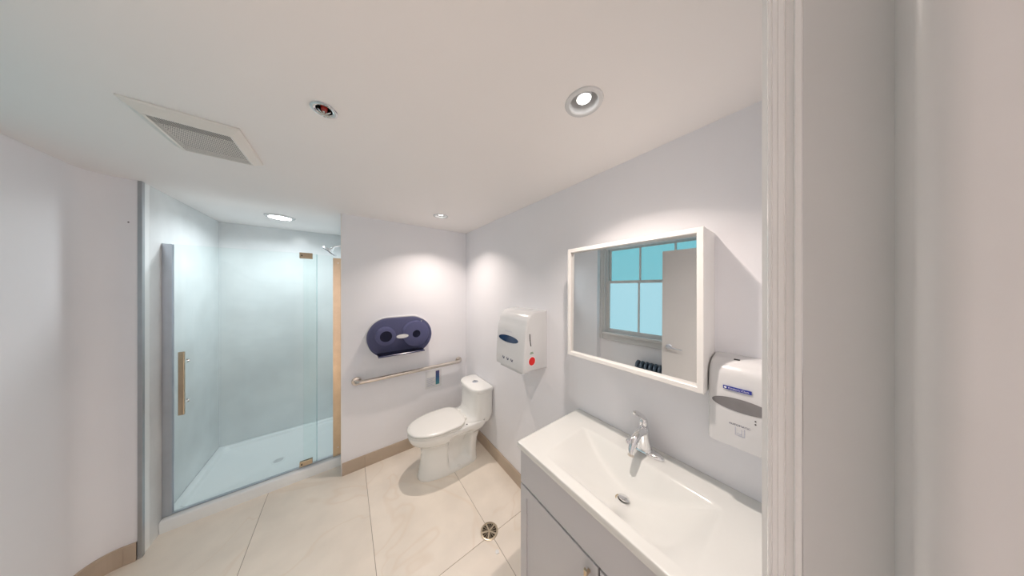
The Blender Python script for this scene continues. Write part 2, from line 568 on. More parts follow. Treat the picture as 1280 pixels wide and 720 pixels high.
# ---- door lining with rebate and stop, casing
def lining(side):
    """section in plan; side=+1 right jamb, -1 left jamb"""
    X = JX1 if side > 0 else JX0
    s = side
    st = 0.052       # how far the stop stands out
    r = 0.014
    poly = [(X + s * 0.02, 0.0), (X, 0.0), (X, -0.038), (X - s * (st - r), -0.038)]
    for k in range(1, 8):
        a = k / 8 * PI / 2
        poly.append((X - s * (st - r + r * math.sin(a)), -0.038 - r + r * math.cos(a)))
    poly += [(X - s * st, -0.038 - r), (X - s * st, -0.12), (X + s * 0.02, -0.12)]
    return poly
def casing(side):
    X = JX1 if side > 0 else JX0
    s = side
    p = [(0.0004, 0.0002), (0.0, 0.0008), (0.0, 0.0036), (0.0012, 0.0044), (0.0055, 0.0048), (0.006, 0.0088), (0.0022, 0.0094), (0.0016, 0.0102),
         (0.0016, 0.0128), (0.0024, 0.0131), (0.0024, 0.0134), (0.0016, 0.0137), (0.0016, 0.0162), (0.0024, 0.0165), (0.0024, 0.0168), (0.0016, 0.0171),
         (0.0024, 0.0188), (0.006, 0.0196), (0.045, 0.0196), (0.05, 0.026), (0.075, 0.026), (0.08, 0.018), (0.08, 0.0002)]
    return [(X + s * a, b) for a, b in p]
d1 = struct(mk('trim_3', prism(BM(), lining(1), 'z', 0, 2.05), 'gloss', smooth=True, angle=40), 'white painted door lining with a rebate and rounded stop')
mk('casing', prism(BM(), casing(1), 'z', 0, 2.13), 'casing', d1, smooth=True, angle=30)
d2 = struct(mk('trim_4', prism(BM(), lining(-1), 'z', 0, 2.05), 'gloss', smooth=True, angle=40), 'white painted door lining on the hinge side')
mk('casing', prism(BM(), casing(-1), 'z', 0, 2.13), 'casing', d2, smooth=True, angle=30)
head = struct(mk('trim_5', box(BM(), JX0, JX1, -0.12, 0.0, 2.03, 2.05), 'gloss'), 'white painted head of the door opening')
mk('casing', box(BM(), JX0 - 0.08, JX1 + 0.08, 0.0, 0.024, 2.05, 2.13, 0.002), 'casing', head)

# ---- the open door (seen in the mirror)
DX = JX0 - 0.012
door = BM()
box(door, DX - 0.042, DX, 0.03, 0.815, 0.012, 2.03, 0.0015, 1)
door = struct(mk('door_1', door, 'door'), 'open flat beige door with a chrome lever handle')
def lever(sx):
    hx = DX if sx > 0 else DX - 0.042
    hb = BM()
    lathe(hb, [(0.026, 0), (0.026, 0.006), (0.022, 0.009), (0.010, 0.010), (0.0095, 0.045)], (hx, 0.755, 1.075), (sx, 0, 0), 28)
    h = mk('lever_rose', hb, 'alu', door, smooth=True, angle=35)
    l = BM()
    tube(l, [(hx + sx * 0.042, 0.762, 1.075), (hx + sx * 0.046, 0.735, 1.075), (hx + sx * 0.046, 0.69, 1.072), (hx + sx * 0.044, 0.64, 1.067)], [0.010, 0.0105, 0.008, 0.006], 12)
    mk('lever', l, 'alu', h, smooth=True, angle=50)
lever(1); lever(-1)
for z in (0.25, 1.02, 1.8):
    mk('hinge', lathe(BM(), [(0.006, 0), (0.006, 0.09)], (DX + 0.004, 0.024, z), (0, 0, 1), 12), 'chrome', door, smooth=True, angle=40)

# ---- window (old sash window with frosted panes)
wx = NX
wb = BM()
box(wb, wx - 0.10, wx - 0.02, WIN_Y0, WIN_Y0 + 0.03, WIN_Z0, WIN_Z1)
box(wb, wx - 0.10, wx - 0.02, WIN_Y1 - 0.03, WIN_Y1, WIN_Z0, WIN_Z1)
box(wb, wx - 0.10, wx - 0.02, WIN_Y0 + 0.03, WIN_Y1 - 0.03, WIN_Z1 - 0.008, WIN_Z1)
box(wb, wx - 0.10, wx - 0.02, WIN_Y0 + 0.03, WIN_Y1 - 0.03, WIN_Z0, WIN_Z0 + 0.02)
window = struct(mk('window_1', wb, 'gloss'), 'old white sash window with frosted blue panes')
mk('casing', prism(BM(), [(wx, WIN_Y1 - 0.004), (wx + 0.012, WIN_Y1), (wx + 0.012, WIN_Y1 + 0.02), (wx + 0.022, WIN_Y1 + 0.026), (wx + 0.022, LY - 0.02), (wx + 0.028, LY - 0.014), (wx + 0.028, LY - 0.001), (wx, LY - 0.001)], 'z', WIN_Z0 - 0.10, CEIL - 0.002), 'gloss', window)
mk('casing', box(BM(), wx, wx + 0.024, WIN_Y0 - 0.09, WIN_Y0, WIN_Z0 - 0.10, CEIL - 0.002, 0.003), 'gloss', window)
mk('sill', box(BM(), wx, wx + 0.045, WIN_Y0 - 0.05, WIN_Y1 + 0.02, WIN_Z0 - 0.025, WIN_Z0 + 0.012, 0.006), 'gloss', window)
mk('apron', box(BM(), wx, wx + 0.020, WIN_Y0 - 0.05, WIN_Y1 + 0.02, WIN_Z0 - 0.105, WIN_Z0 - 0.025, 0.004), 'gloss', window)
def sash(z0, z1, x, rail_lo, rail_hi, pane):
    s_ = BM()
    y0, y1 = WIN_Y0 + 0.03, WIN_Y1 - 0.03
    st = 0.035
    box(s_, x - 0.035, x, y0, y0 + st, z0, z1, 0.003)
    box(s_, x - 0.035, x, y1 - st, y1, z0, z1, 0.003)
    box(s_, x - 0.035, x, y0 + st, y1 - st, z0, z0 + rail_lo, 0.003)
    box(s_, x - 0.035, x, y0 + st, y1 - st, z1 - rail_hi, z1, 0.003)
    so = mk('sash', s_, 'gloss', window)
    n = 3
    ww = (y1 - y0 - 2 * st)
    for i in range(1, n):
        yc = y0 + st + ww * i / n
        mk('glazing_bar', box(BM(), x - 0.032, x - 0.002, yc - 0.012, yc + 0.012, z0 + rail_lo, z1 - rail_hi, 0.002, 1), 'gloss', so)
    for i in range(n):
        a = y0 + st + ww * i / n + (0.012 if i else 0)
        b = y0 + st + ww * (i + 1) / n - (0.012 if i < n - 1 else 0)
        mk('pane', box(BM(), x - 0.020, x - 0.015, a, b, z0 + rail_lo, z1 - rail_hi), pane, so)
sash(WIN_Z0 + 0.02, 1.78, wx - 0.022, 0.045, 0.04, 'pane_lo')
sash(1.745, WIN_Z1 - 0.008, wx - 0.060, 0.035, 0.014, 'pane_up')

# ================================================================== THINGS
# ---- shower tray
tray = thing('shower_tray', 'low white acrylic shower tray with a raised front threshold', 'shower tray', ((SX0 + SX1) / 2, 3.0, 0))
TX0, TX1, TY0, TY1 = SX0 + 0.001, SX1 - 0.001, 2.56, SY1 - 0.001
b = BM()
def rr_rect(x0, x1, y0, y1, z, r=0.02, n=5):
    pts = []
    for cx, cy, a0 in ((x1 - r, y1 - r, 0), (x0 + r, y1 - r, PI / 2), (x0 + r, y0 + r, PI), (x1 - r, y0 + r, 1.5 * PI)):
        for k in range(n + 1):
            a = a0 + PI / 2 * k / n
            pts.append((cx + r * math.cos(a), cy + r * math.sin(a), z))
    return pts
rs = [rr_rect(TX0, TX1, TY0 + 0.004, TY1, 0.0, 0.004), rr_rect(TX0, TX1, TY0, TY1, 0.070, 0.004), rr_rect(TX0 + 0.002, TX1 - 0.002, TY0 + 0.004, TY1 - 0.002, 0.080, 0.005),
      rr_rect(TX0 + 0.006, TX1 - 0.006, TY0 + 0.010, TY1 - 0.006, 0.082, 0.008),
      rr_rect(TX0 + 0.042, TX1 - 0.042, TY0 + 0.085, TY1 - 0.042, 0.080, 0.03), rr_rect(TX0 + 0.047, TX1 - 0.047, TY0 + 0.090, TY1 - 0.047, 0.077, 0.035),
      rr_rect(TX0 + 0.053, TX1 - 0.053, TY0 + 0.098, TY1 - 0.053, 0.056, 0.04), rr_rect(TX0 + 0.060, TX1 - 0.060, TY0 + 0.106, TY1 - 0.060, 0.051, 0.045),
      rr_rect(-0.492 - 0.05, -0.492 + 0.05, 2.906 - 0.05, 2.906 + 0.05, 0.043, 0.049)]
rings(b, rs)
mk('tray_body', b, 'acrylic', tray, smooth=True, angle=50)
b = BM()
lathe(b, [(0.044, 0), (0.046, 0.002), (0.043, 0.0035), (0.03, 0.0042), (0.0, 0.0045)], (-0.492, 2.906, 0.043), (0, 0, 1), 32)
dr = mk('drain_cover', b, 'acrylic', tray, smooth=True, angle=40)
for i in range(-2, 3):
    w_ = math.sqrt(max(0, 0.032 ** 2 - (i * 0.011) ** 2))
    mk('slot', box(BM(), -0.492 - w_, -0.492 + w_, 2.906 + i * 0.011 - 0.0022, 2.906 + i * 0.011 + 0.0022, 0.0472, 0.0479), 'greymetal', dr)

# ---- fixed part of the shower screen
scr = thing('shower_screen', 'fixed frame of the shower screen with a narrow clear side pane', 'shower screen', ((SX0 + SX1) / 2, GY, 0.082))
b = BM()
px1 = -0.945
prism(b, [(SX0 + 0.0005, GY - 0.013), (px1, GY - 0.013), (px1, GY - 0.009), (px1 - 0.006, GY - 0.008), (px1 - 0.006, GY + 0.008), (px1, GY + 0.009), (px1, GY + 0.013), (SX0 + 0.0005, GY + 0.013)], 'z', 0.0835, 1.93)
mk('wall_profile', b, 'alu', scr)['label'] = 'satin aluminium upright on the left'
b = BM()
rx0 = -0.092
prism(b, [(SX1 - 0.0005, GY - 0.018), (rx0, GY - 0.018), (rx0, GY + 0.004), (rx0 + 0.008, GY + 0.004), (rx0 + 0.008, GY + 0.018), (SX1 - 0.0005, GY + 0.018)], 'z', 0.0835, 1.905)
rp = mk('wall_profile', b, 'warm', scr)
rp['label'] = 'warm coloured metal upright on the right'
for z in (0.16, 1.86):
    mk('screw', lathe(BM(), [(0.005, 0), (0.0045, 0.002), (0.001, 0.0025)], (-0.055, GY - 0.018, z), (0, -1, 0), 14), 'chrome', rp, smooth=True, angle=40)
mk('glass_pane', box(BM(), -0.292, rx0 + 0.002, GY + 0.006, GY + 0.014, 0.0835, 1.925), 'glass', scr)
mk('bottom_rail', box(BM(), px1, rx0, GY - 0.009, GY + 0.016, 0.0822, 0.089, 0.001, 1), 'alu', scr)

# ---- hinged glass door
sd = thing('shower_door', 'clear frameless glass shower door with a vertical bar handle', 'shower door', (-0.6, GY, 0.09))
mk('glass_pane', box(BM(), px1 + 0.004, -0.202, GY - 0.006, GY + 0.002, 0.094, 1.93), 'glass', sd)
mk('edge_seal', box(BM(), -0.206, -0.2012, GY - 0.008, GY + 0.0036, 0.094, 1.928), glass_mat('clear_seal', (0.78, 0.88, 0.90)), sd)
for z0, z1 in ((0.092, 0.135), (1.885, 1.935)):
    b = BM(); box(b, -0.315, -0.232, GY - 0.016, GY - 0.0065, z0, z1, 0.002)
    h = mk('hinge', b, 'warm', sd)
    mk('hinge_plate', box(BM(), -0.315, -0.232, GY + 0.0025, GY + 0.0055, z0, z1, 0.001, 1), 'warm', h)
    mk('hinge_screw', lathe(BM(), [(0.006, 0), (0.005, 0.0025)], (-0.300, GY - 0.0155, (z0 + z1) / 2), (0, -1, 0), 14), 'black', h)
hx = -0.892
b = BM(); box(b, hx - 0.013, hx + 0.013, GY - 0.062, GY - 0.046, 0.765, 1.195, 0.003)
h = mk('handle', b, 'warm', sd)
for z in (0.84, 1.12):
    mk('handle_post', lathe(BM(), [(0.008, 0), (0.008, 0.042), (0.011, 0.042), (0.011, 0.046)], (hx + 0.004, GY - 0.0465, z), (0, 1, 0), 16, cap0=False), 'chrome', h, smooth=True, angle=40)
    mk('post_cap', lathe(BM(), [(0.011, 0), (0.011, 0.006), (0.009, 0.01)], (hx + 0.004, GY + 0.002, z), (0, 1, 0), 16), 'chrome', h, smooth=True, angle=40)

# ---- shower head
sh = thing('overhead_shower', 'round chrome shower head on a bent arm from the shower wall', 'shower head', (SX1, 2.9, 2.03))
nrm = Vector((-0.64, 0, -0.77)).normalized()
hc = Vector((-0.137, 2.90, 1.998))
b = BM(); lathe(b, [(0.0, -0.002), (0.070, 0.0), (0.074, -0.004), (0.074, -0.012), (0.066, -0.017), (0.022, -0.024), (0.015, -0.040), (0.012, -0.045)], hc, nrm, 36)
hd = mk('head', b, 'chrome', sh, smooth=True, angle=40)
b = BM()
for r_, n_ in ((0.018, 8), (0.036, 14), (0.055, 20)):
    for k in range(n_):
        a = 2 * PI * k / n_
        u_, v_, _ = frame_axes(nrm)
        lathe(b, [(0.0028, -0.001), (0.0018, 0.002)], hc + u_ * r_ * math.cos(a) + v_ * r_ * math.sin(a), nrm, 6)
mk('nozzles', b, 'black', hd, kind='stuff')
p0 = hc - nrm * 0.045
b = BM()
tube(b, [p0, p0 - nrm * 0.025, p0 + Vector((0.038, 0, 0.028)), (-0.055, 2.9, 2.064), (SX1 - 0.002, 2.9, 2.064)], 0.0085, 14)
mk('arm', b, 'chrome', sh, smooth=True, angle=60)
mk('swivel', lathe(BM(), [(0.012, -0.012), (0.016, -0.006), (0.017, 0), (0.016, 0.006), (0.012, 0.012)], hc - nrm * 0.048, nrm, 20), 'chrome', sh, smooth=True, angle=60)
mk('flange', lathe(BM(), [(0.030, 0.001), (0.029, 0.006), (0.015, 0.012)], (SX1, 2.9, 2.064), (-1, 0, 0), 28), 'chrome', sh, smooth=True, angle=40)

# ---- recessed downlights
def area_lamp(name, parent, loc, r, power, color):
    ld = bpy.data.lights.new(name, 'AREA')
    ld.shape = 'DISK'; ld.size = 2 * r; ld.energy = power; ld.color = color
    lo = bpy.data.objects.new(name, ld)
    lo.location = Vector(loc) - origin_of(parent)
    lo.parent = parent
    COL.objects.link(lo)
    return lo
for (x, y), lab in zip(DOWN, ('round recessed white downlight in the ceiling above the vanity', 'round recessed white downlight in the ceiling above the toilet')):
    d = thing('downlight', lab, 'downlight', (x, y, CEIL), 'recessed ceiling downlights')
    mk('trim_ring', lathe(BM(), [(0.0465, 0.0), (0.0465, -0.002), (0.050, -0.0055), (0.062, -0.004), (0.064, -0.0002), (0.064, 0.0)], (x, y, CEIL), (0, 0, 1), 40, cap0=False, cap1=False), 'white', d, smooth=True, angle=40)
    mk('reflector', lathe(BM(), [(0.0465, 0.0), (0.0465, 0.02), (0.045, 0.040), (0.040, 0.052)], (x, y, CEIL), (0, 0, 1), 40, cap0=False, cap1=True), 'white', d, smooth=True, angle=50)
    mk('housing', lathe(BM(), [(0.026, 0.052), (0.0265, 0.016), (0.025, 0.012), (0.0235, 0.012)], (x, y, CEIL), (0, 0, 1), 32, cap0=False, cap1=False), 'white', d, smooth=True, angle=40)
    mk('lens', lathe(BM(), [(0.0235, 0.012), (0.018, 0.009), (0.0, 0.007)], (x, y, CEIL), (0, 0, 1), 32, cap0=False), 'lens', d, smooth=True, angle=60)
    area_lamp('lamp', d, (x, y, CEIL + 0.004), 0.021, CAN_W, (1.0, 0.87, 0.785)).data.spread = math.radians(118)
d = thing('panel_light', 'flat round white ceiling light above the shower tray', 'ceiling light', (SHLIGHT[0], SHLIGHT[1], CEIL), 'recessed ceiling downlights')
del d['group']
mk('rim', lathe(BM(), [(0.072, -0.001), (0.076, -0.012), (0.088, -0.011), (0.100, -0.004), (0.102, -0.0002)], (*SHLIGHT, CEIL), (0, 0, 1), 44, cap0=False, cap1=False), 'white', d, smooth=True, angle=50)
mk('lens', lathe(BM(), [(0.075, -0.008), (0.06, -0.0095), (0.0, -0.0105)], (*SHLIGHT, CEIL), (0, 0, 1), 40, cap0=False), 'lens2', d, smooth=True, angle=60)
area_lamp('lamp', d, (*SHLIGHT, CEIL - 0.014), 0.07, SHOWER_W, (0.90, 0.97, 1.0)).data.spread = math.radians(160)
# added fill lamp in the passage behind the doorway, out of view
d = thing('passage_fill_light', 'added round fill light on the ceiling of the passage outside the doorway', 'ceiling light', (0.72, -0.85, CEIL))
mk('fill_bowl', lathe(BM(), [(0.14, -0.001), (0.14, -0.02), (0.11, -0.05), (0.0, -0.06)], (0.72, -0.85, CEIL), (0, 0, 1), 36, cap0=False), 'opal', d, smooth=True, angle=60)
area_lamp('lamp', d, (0.72, -0.85, CEIL - 0.065), 0.14, HALL_FILL_W, (1.0, 0.88, 0.80))

# ---- extractor fan grille
fan = thing('exhaust_fan', 'cream rectangular exhaust fan cover with a slotted grille', 'exhaust fan', (-0.475, 1.535, CEIL))
fx0, fx1, fy0, fy1 = -0.612, -0.342, 1.375, 1.700
gx0, gx1, gy0, gy1 = -0.578, -0.382, 1.430, 1.690
b = BM()
z0, z1 = CEIL - 0.022, CEIL - 0.0005
def frame_ring(bm, outer, inner, zz):
    return [(outer[0], outer[2], zz), (outer[1], outer[2], zz), (outer[1], outer[3], zz), (outer[0], outer[3], zz)]
def rect(x0, x1, y0, y1, z):
    return [(x0, y0, z), (x1, y0, z), (x1, y1, z), (x0, y1, z)]
rings(b, [rect(fx0, fx1, fy0, fy1, z1), rect(fx0, fx1, fy0, fy1, z1 - 0.006), rect(fx0 + 0.005, fx1 - 0.005, fy0 + 0.005, fy1 - 0.005, z1 - 0.010),
          rect(gx0 - 0.008, gx1 + 0.008, gy0 - 0.008, gy1 + 0.004, z0), rect(gx0, gx1, gy0, gy1, z0 + 0.001), rect(gx0, gx1, gy0, gy1, z1 - 0.003)], cap0=False, cap1=False)
mk('frame', b, 'cream', fan)
mk('dark_box', box(BM(), gx0 - 0.001, gx1 + 0.001, gy0 - 0.001, gy1 + 0.001, z1 - 0.0015, z1 - 0.0005), 'dark', fan)
b = BM()
ns = 38
for i in range(ns + 1):
    x = gx0 + (gx1 - gx0) * i / ns
    box(b, x - 0.0008, x + 0.0008, gy0, gy1, z0 + 0.0015, z0 + 0.0032)
for y in [gy0 + 0.050 + 0.0136 * k for k in range(17)]:
    if y < gy1:
        box(b, gx0, gx1, y - 0.0016, y + 0.0016, z0 + 0.0016, z0 + 0.0031)
mk('grille_lattice', b, 'cream', fan, kind='stuff')

# ---- fire sprinkler
sp = thing('fire_sprinkler', 'recessed fire sprinkler with a red bulb and bright metal ring', 'sprinkler', (SPR[0], SPR[1], CEIL))
mk('escutcheon', lathe(BM(), [(0.024, 0.012), (0.0245, -0.002), (0.030, -0.005), (0.039, -0.003), (0.040, 0.0)], (SPR[0], SPR[1], CEIL), (0, 0, 1), 36, cap0=False, cap1=False), 'chrome', sp, smooth=True, angle=50)
mk('cup', lathe(BM(), [(0.0255, 0.0), (0.0255, 0.03), (0.0, 0.031)], (SPR[0], SPR[1], CEIL), (0, 0, 1), 30, cap0=False), 'black', sp, smooth=True, angle=50)
mk('bulb', lathe(BM(), [(0.002, 0.024), (0.0085, 0.018), (0.011, 0.006), (0.0085, -0.006), (0.002, -0.012)], (SPR[0], SPR[1], CEIL), (0, 0, 1), 18), 'redglass', sp, smooth=True)
b = BM()
for s in (-1, 1):
    tube(b, [(SPR[0] + s * 0.016, SPR[1], CEIL + 0.025), (SPR[0] + s * 0.017, SPR[1], CEIL - 0.004), (SPR[0] + s * 0.004, SPR[1], CEIL - 0.016)], 0.0022, 8)
mk('yoke', b, 'chrome', sp, smooth=True)
b = BM()
for k in range(8):
    a = 2 * PI * k / 8
    c_, s_ = math.cos(a), math.sin(a)
    p = [(SPR[0] + c_ * r_ - s_ * w_, SPR[1] + s_ * r_ + c_ * w_) for r_, w_ in ((0.003, -0.0012), (0.017, -0.0035), (0.017, 0.0035), (0.003, 0.0012))]
    prism(b, p, 'z', CEIL - 0.0175, CEIL - 0.0162)
mk('deflector', b, 'steel', sp)

# ---- toilet
toilet = thing('toilet', 'white one-piece elongated toilet with closed lid and dual flush button', 'toilet', (0.75, 1.985, 0))
TYC = 1.985
def T(u, v, z):               # u: distance out from the wall, v: sideways
    return (W - u, TYC + v, z)
def body_ring(z, ub, uf, hw, sq=2.6, n=96, fr=None):
    """outline with a squared back and an elliptical nose; fr: where the widest point lies"""
    um = ub + (uf - ub) * (0.45 if fr is None else fr)
    pts = []
    for k in range(n):
        a = 2 * PI * k / n
        c_, s_ = math.cos(a), math.sin(a)
        if c_ >= 0:
            e = 2.15
            u_ = um + (uf - um) * abs(c_) ** (2 / e)
            v_ = hw * math.copysign(abs(s_) ** (2 / e), s_)
        else:
            e = 5.0
            u_ = um - (um - ub) * abs(c_) ** (2 / e)
            v_ = hw * math.copysign(abs(s_) ** (2 / e), s_)
        pts.append([u_, v_, z])
    return pts
prof = [(0.0, 0.128, 0.650, 0.126), (0.012, 0.128, 0.652, 0.128), (0.03, 0.129, 0.649, 0.126), (0.08, 0.130, 0.638, 0.119), (0.14, 0.127, 0.627, 0.114), (0.20, 0.117, 0.622, 0.113),
        (0.25, 0.098, 0.628, 0.118), (0.280, 0.080, 0.645, 0.132), (0.300, 0.066, 0.674, 0.153), (0.320, 0.054, 0.700, 0.170), (0.345, 0.040, 0.718, 0.180), (0.37, 0.028, 0.727, 0.185), (0.383, 0.022, 0.729, 0.186), (0.391, 0.020, 0.726, 0.184), (0.395, 0.022, 0.720, 0.180)]
def smooth01(t):
    t = max(0.0, min(1.0, t)); return t * t * (3 - 2 * t)
def lerp_rows(rows, m):
    out = []
    for p_, q_ in zip(rows, rows[1:]):
        for k in range(m):
            out.append(tuple(a_ + (b_ - a_) * k / m for a_, b_ in zip(p_, q_)))
    return out + [rows[-1]]
rs = []
for z, ub, uf, hw in lerp_rows(prof, 3):
    pts = []
    for u_, v_, zz in body_ring(z, ub, uf, hw):
        # sculpted trapway recess along each side
        wu = smooth01((u_ - 0.205) / 0.035) * (1 - smooth01((u_ - 0.39) / 0.04))
        wz = smooth01((z - 0.03) / 0.03) * (1 - smooth01((z - 0.29) / 0.07))
        ridge = math.exp(-(((u_ - 0.30) + (z - 0.18) * 0.55) / 0.040) ** 2) * 0.5
        d_ = 0.092 * wu * wz * (1 - ridge)
        v2 = math.copysign(max(abs(v_) - d_, 0.02), v_) if abs(v_) > 0.06 else v_
        pts.append(T(u_, v2, zz))
    rs.append(pts)
b = BM(); rings(b, rs)
mk('bowl', b, 'porcelain', toilet, smooth=True, angle=70)
# tank with its shoulder deck
def tank_ring(z, ub, uf, hw, e_f=3.2, n=48):
    um = ub + (uf - ub) * 0.35
    pts = []
    for k in range(n):
        a = 2 * PI * k / n
        c_, s_ = math.cos(a), math.sin(a)
        e = e_f if c_ >= 0 else 9.0
        u_ = um + ((uf - um) if c_ >= 0 else (um - ub)) * math.copysign(abs(c_) ** (2 / e), c_)
        ee = 3.2 if c_ >= 0 else 9.0
        v_ = hw * math.copysign(abs(s_) ** (2 / ee), s_)
        pts.append(T(u_, v_, z))
    return pts
b = BM()
rings(b, [tank_ring(0.36, 0.03, 0.27, 0.165), tank_ring(0.385, 0.022, 0.29, 0.176, 2.6), tank_ring(0.402, 0.016, 0.275, 0.180, 2.6), tank_ring(0.414, 0.012, 0.245, 0.181, 2.8), tank_ring(0.435, 0.010, 0.218, 0.181),
          tank_ring(0.48, 0.009, 0.208, 0.182), tank_ring(0.56, 0.008, 0.206, 0.185), tank_ring(0.648, 0.007, 0.206, 0.188), tank_ring(0.650, 0.012, 0.198, 0.181)])
mk('tank', b, 'porcelain', toilet, smooth=True, angle=60)
b = BM()
rings(b, [tank_ring(0.6505, 0.012, 0.200, 0.183), tank_ring(0.654, 0.010, 0.205, 0.188), tank_ring(0.6545, 0.004, 0.214, 0.196), tank_ring(0.678, 0.004, 0.215, 0.197), tank_ring(0.686, 0.008, 0.210, 0.192), tank_ring(0.690, 0.018, 0.198, 0.180)])
lidt = mk('tank_lid', b, 'porcelain', toilet, smooth=True, angle=50)
b = BM()
lathe(b, [(0.029, 0), (0.029, 0.002), (0.026, 0.004), (0.0, 0.0042)], T(0.105, 0, 0.690), (0, 0, 1), 28)
bt = mk('flush_button', b, 'alu', lidt, smooth=True, angle=40)
bt['label'] = 'round chrome dual flush button'
mk('button_split', box(BM(), W - 0.105 - 0.0008, W - 0.105 + 0.0008, TYC - 0.02, TYC + 0.02, 0.6937, 0.6945), 'dark', bt)
# seat and lid
def egg(ub, uf, hw, z, n=60):
    um = ub + (uf - ub) * 0.42
    pts = []
    for k in range(n):
        a = 2 * PI * k / n
        c_, s_ = math.cos(a), math.sin(a)
        e = 2.1 if c_ >= 0 else 4.6
        u_ = um + ((uf - um) if c_ >= 0 else (um - ub)) * math.copysign(abs(c_) ** (2 / e), c_)
        v_ = hw * math.copysign(abs(s_) ** (2 / e), s_)
        if c_ < 0:
            v_ *= 1 - 0.26 * abs(c_) ** 2.2
        pts.append(T(u_, v_, z))
    return pts
b = BM(); rings(b, [egg(0.262, 0.722, 0.178, 0.3975), egg(0.258, 0.729, 0.184, 0.401), egg(0.258, 0.729, 0.184, 0.409), egg(0.266, 0.720, 0.176, 0.4125)])
mk('seat_ring', b, 'seat', toilet, smooth=True, angle=50)
b = BM(); rings(b, [egg(0.268, 0.719, 0.175, 0.4150), egg(0.257, 0.733, 0.188, 0.4185), egg(0.257, 0.733, 0.188, 0.428), egg(0.262, 0.728, 0.183, 0.4335), egg(0.285, 0.705, 0.162, 0.4375), egg(0.36, 0.62, 0.09, 0.4395)])
mk('seat_lid', b, 'seat', toilet, smooth=True, angle=50)
for s in (-1, 1):
    b = BM(); box(b, W - 0.275, W - 0.240, TYC + s * 0.075 - 0.025, TYC + s * 0.075 + 0.025, 0.4, 0.43, 0.006, 3)
    mk('seat_hinge', b, 'seat', toilet, smooth=True, angle=40)
for s in (-1, 1):
    mk('cap', lathe(BM(), [(0.007, -0.004), (0.007, 0.002), (0.004, 0.004)], T(0.105, s * 0.1795, 0.395), (0, s, 0), 14), 'chrome', toilet, smooth=True, angle=40)
    mk('bolt_cap', lathe(BM(), [(0.011, -0.004), (0.011, 0.004), (0.007, 0.010), (0.001, 0.011)], T(0.33, s * 0.118, 0.034), (0, s * 0.5, 1), 16), 'porcelain', toilet, smooth=True, angle=50)
    mk('seat_bumper', lathe(BM(), [(0.005, -0.002), (0.005, 0.003)], T(0.275, s * 0.168, 0.408), (0, s, 0), 12), 'black', toilet)

# ---- grab bar
GBZ, GBY = 0.795, B - 0.055
gb = thing('grab_bar', 'long brushed steel grab bar fixed to the wall beside the toilet', 'grab bar', (0.56, B, GBZ))
xa, xb = 0.078, 1.045
pts = [Vector((xa, B - 0.003, GBZ))] + arc_pts((xa + 0.03, B - 0.025, GBZ), 0.03, PI, 1.5 * PI, 6, (1, 0, 0), (0, 1, 0))
pts += arc_pts((xb - 0.03, B - 0.025, GBZ), 0.03, 1.5 * PI, 2 * PI, 6, (1, 0, 0), (0, 1, 0)) + [Vector((xb, B - 0.003, GBZ))]
mk('bar', tube(BM(), pts, 0.0178, 18), 'steel', gb, smooth=True, angle=60)
for x in (xa, xb):
    mk('flange', lathe(BM(), [(0.038, 0.0005), (0.038, 0.004), (0.034, 0.010), (0.020, 0.012), (0.0165, 0.013)], (x, B, GBZ), (0, -1, 0), 30), 'steel', gb, smooth=True, angle=40)

# ---- instruction label stuck to the wall under the bar
lb = thing('wall_label', 'small white label with a blue and teal strip below the grab bar', 'label', (0.75, B, 0.56))
b = BM(); box(b, 0.675, 0.845, B - 0.0012, B - 0.0002, 0.553, 0.742)
mk('card', b, mat('pale_label_card', (0.74, 0.745, 0.75), 0.5, var=0.02, vscale=20), lb)
mk('strip', box(BM(), 0.782, 0.822, B - 0.0020, B - 0.0012, 0.580, 0.728), 'strip', lb)
b = BM()
for k in range(7):
    zz = 0.66 - k * 0.014
    box(b, 0.688, 0.772 - (k % 3) * 0.012, B - 0.0016, B - 0.0012, zz, zz + 0.004)
mk('print_lines', b, 'paleink', lb, kind='stuff')

# ---- twin roll dispenser
tp = thing('toilet_paper_dispenser', 'twin roll toilet paper dispenser with a smoked blue cover', 'paper dispenser', (0.425, B, 1.0))
CX0, CX1, CZ0, CZ1 = 0.150, 0.705, 0.990, 1.345
def stadium(inset, y, flat, n=40):
    r = (CZ1 - CZ0) / 2 - inset
    zc = (CZ0 + CZ1) / 2
    xl, xr = CX0 + inset + r, CX1 - inset - r
    pts = []
    for k in range(n + 1):
        a = PI / 2 + PI * k / n
        pts.append((xl + r * math.cos(a), y, max(zc + r * math.sin(a), flat)))
    for k in range(n + 1):
        a = -PI / 2 + PI * k / n
        pts.append((xr + r * math.cos(a), y, max(zc + r * math.sin(a), flat)))
    return pts
FL = 1.018
b = BM(); rings(b, [stadium(-0.008, B - 0.0005, FL - 0.005), stadium(-0.008, B - 0.016, FL - 0.005), stadium(0.0, B - 0.018, FL)])
mk('back_plate', b, 'white', tp, smooth=True, angle=40)
b = BM()
rings(b, [stadium(0.001, B - 0.0182, FL), stadium(0.001, B - 0.110, FL), stadium(0.006, B - 0.124, FL + 0.003), stadium(0.016, B - 0.131, FL + 0.010), stadium(0.05, B - 0.134, FL + 0.03)], cap0=False)
cover = mk('cover', b, 'smoke', tp, smooth=True, angle=35)
b = BM()
zc, r_ = (CZ0 + CZ1) / 2, (CZ1 - CZ0) / 2
mk('tear_bar', box(BM(), 0.232, 0.632, B - 0.136, B - 0.02, FL - 0.016, FL - 0.0045, 0.002, 1), 'navy', tp)
b = BM(); disc(b, (0.428, B - 0.1342, 1.176), (0, -1, 0), 0.052, 0.019, up=(0, 0, 1), thick=0.004)
mk('badge', b, 'white', cover)
mk('lock', lathe(BM(), [(0.006, 0), (0.006, 0.004)], (0.598, B - 0.132, 1.305), (0, -1, 0), 14), 'chrome', cover)
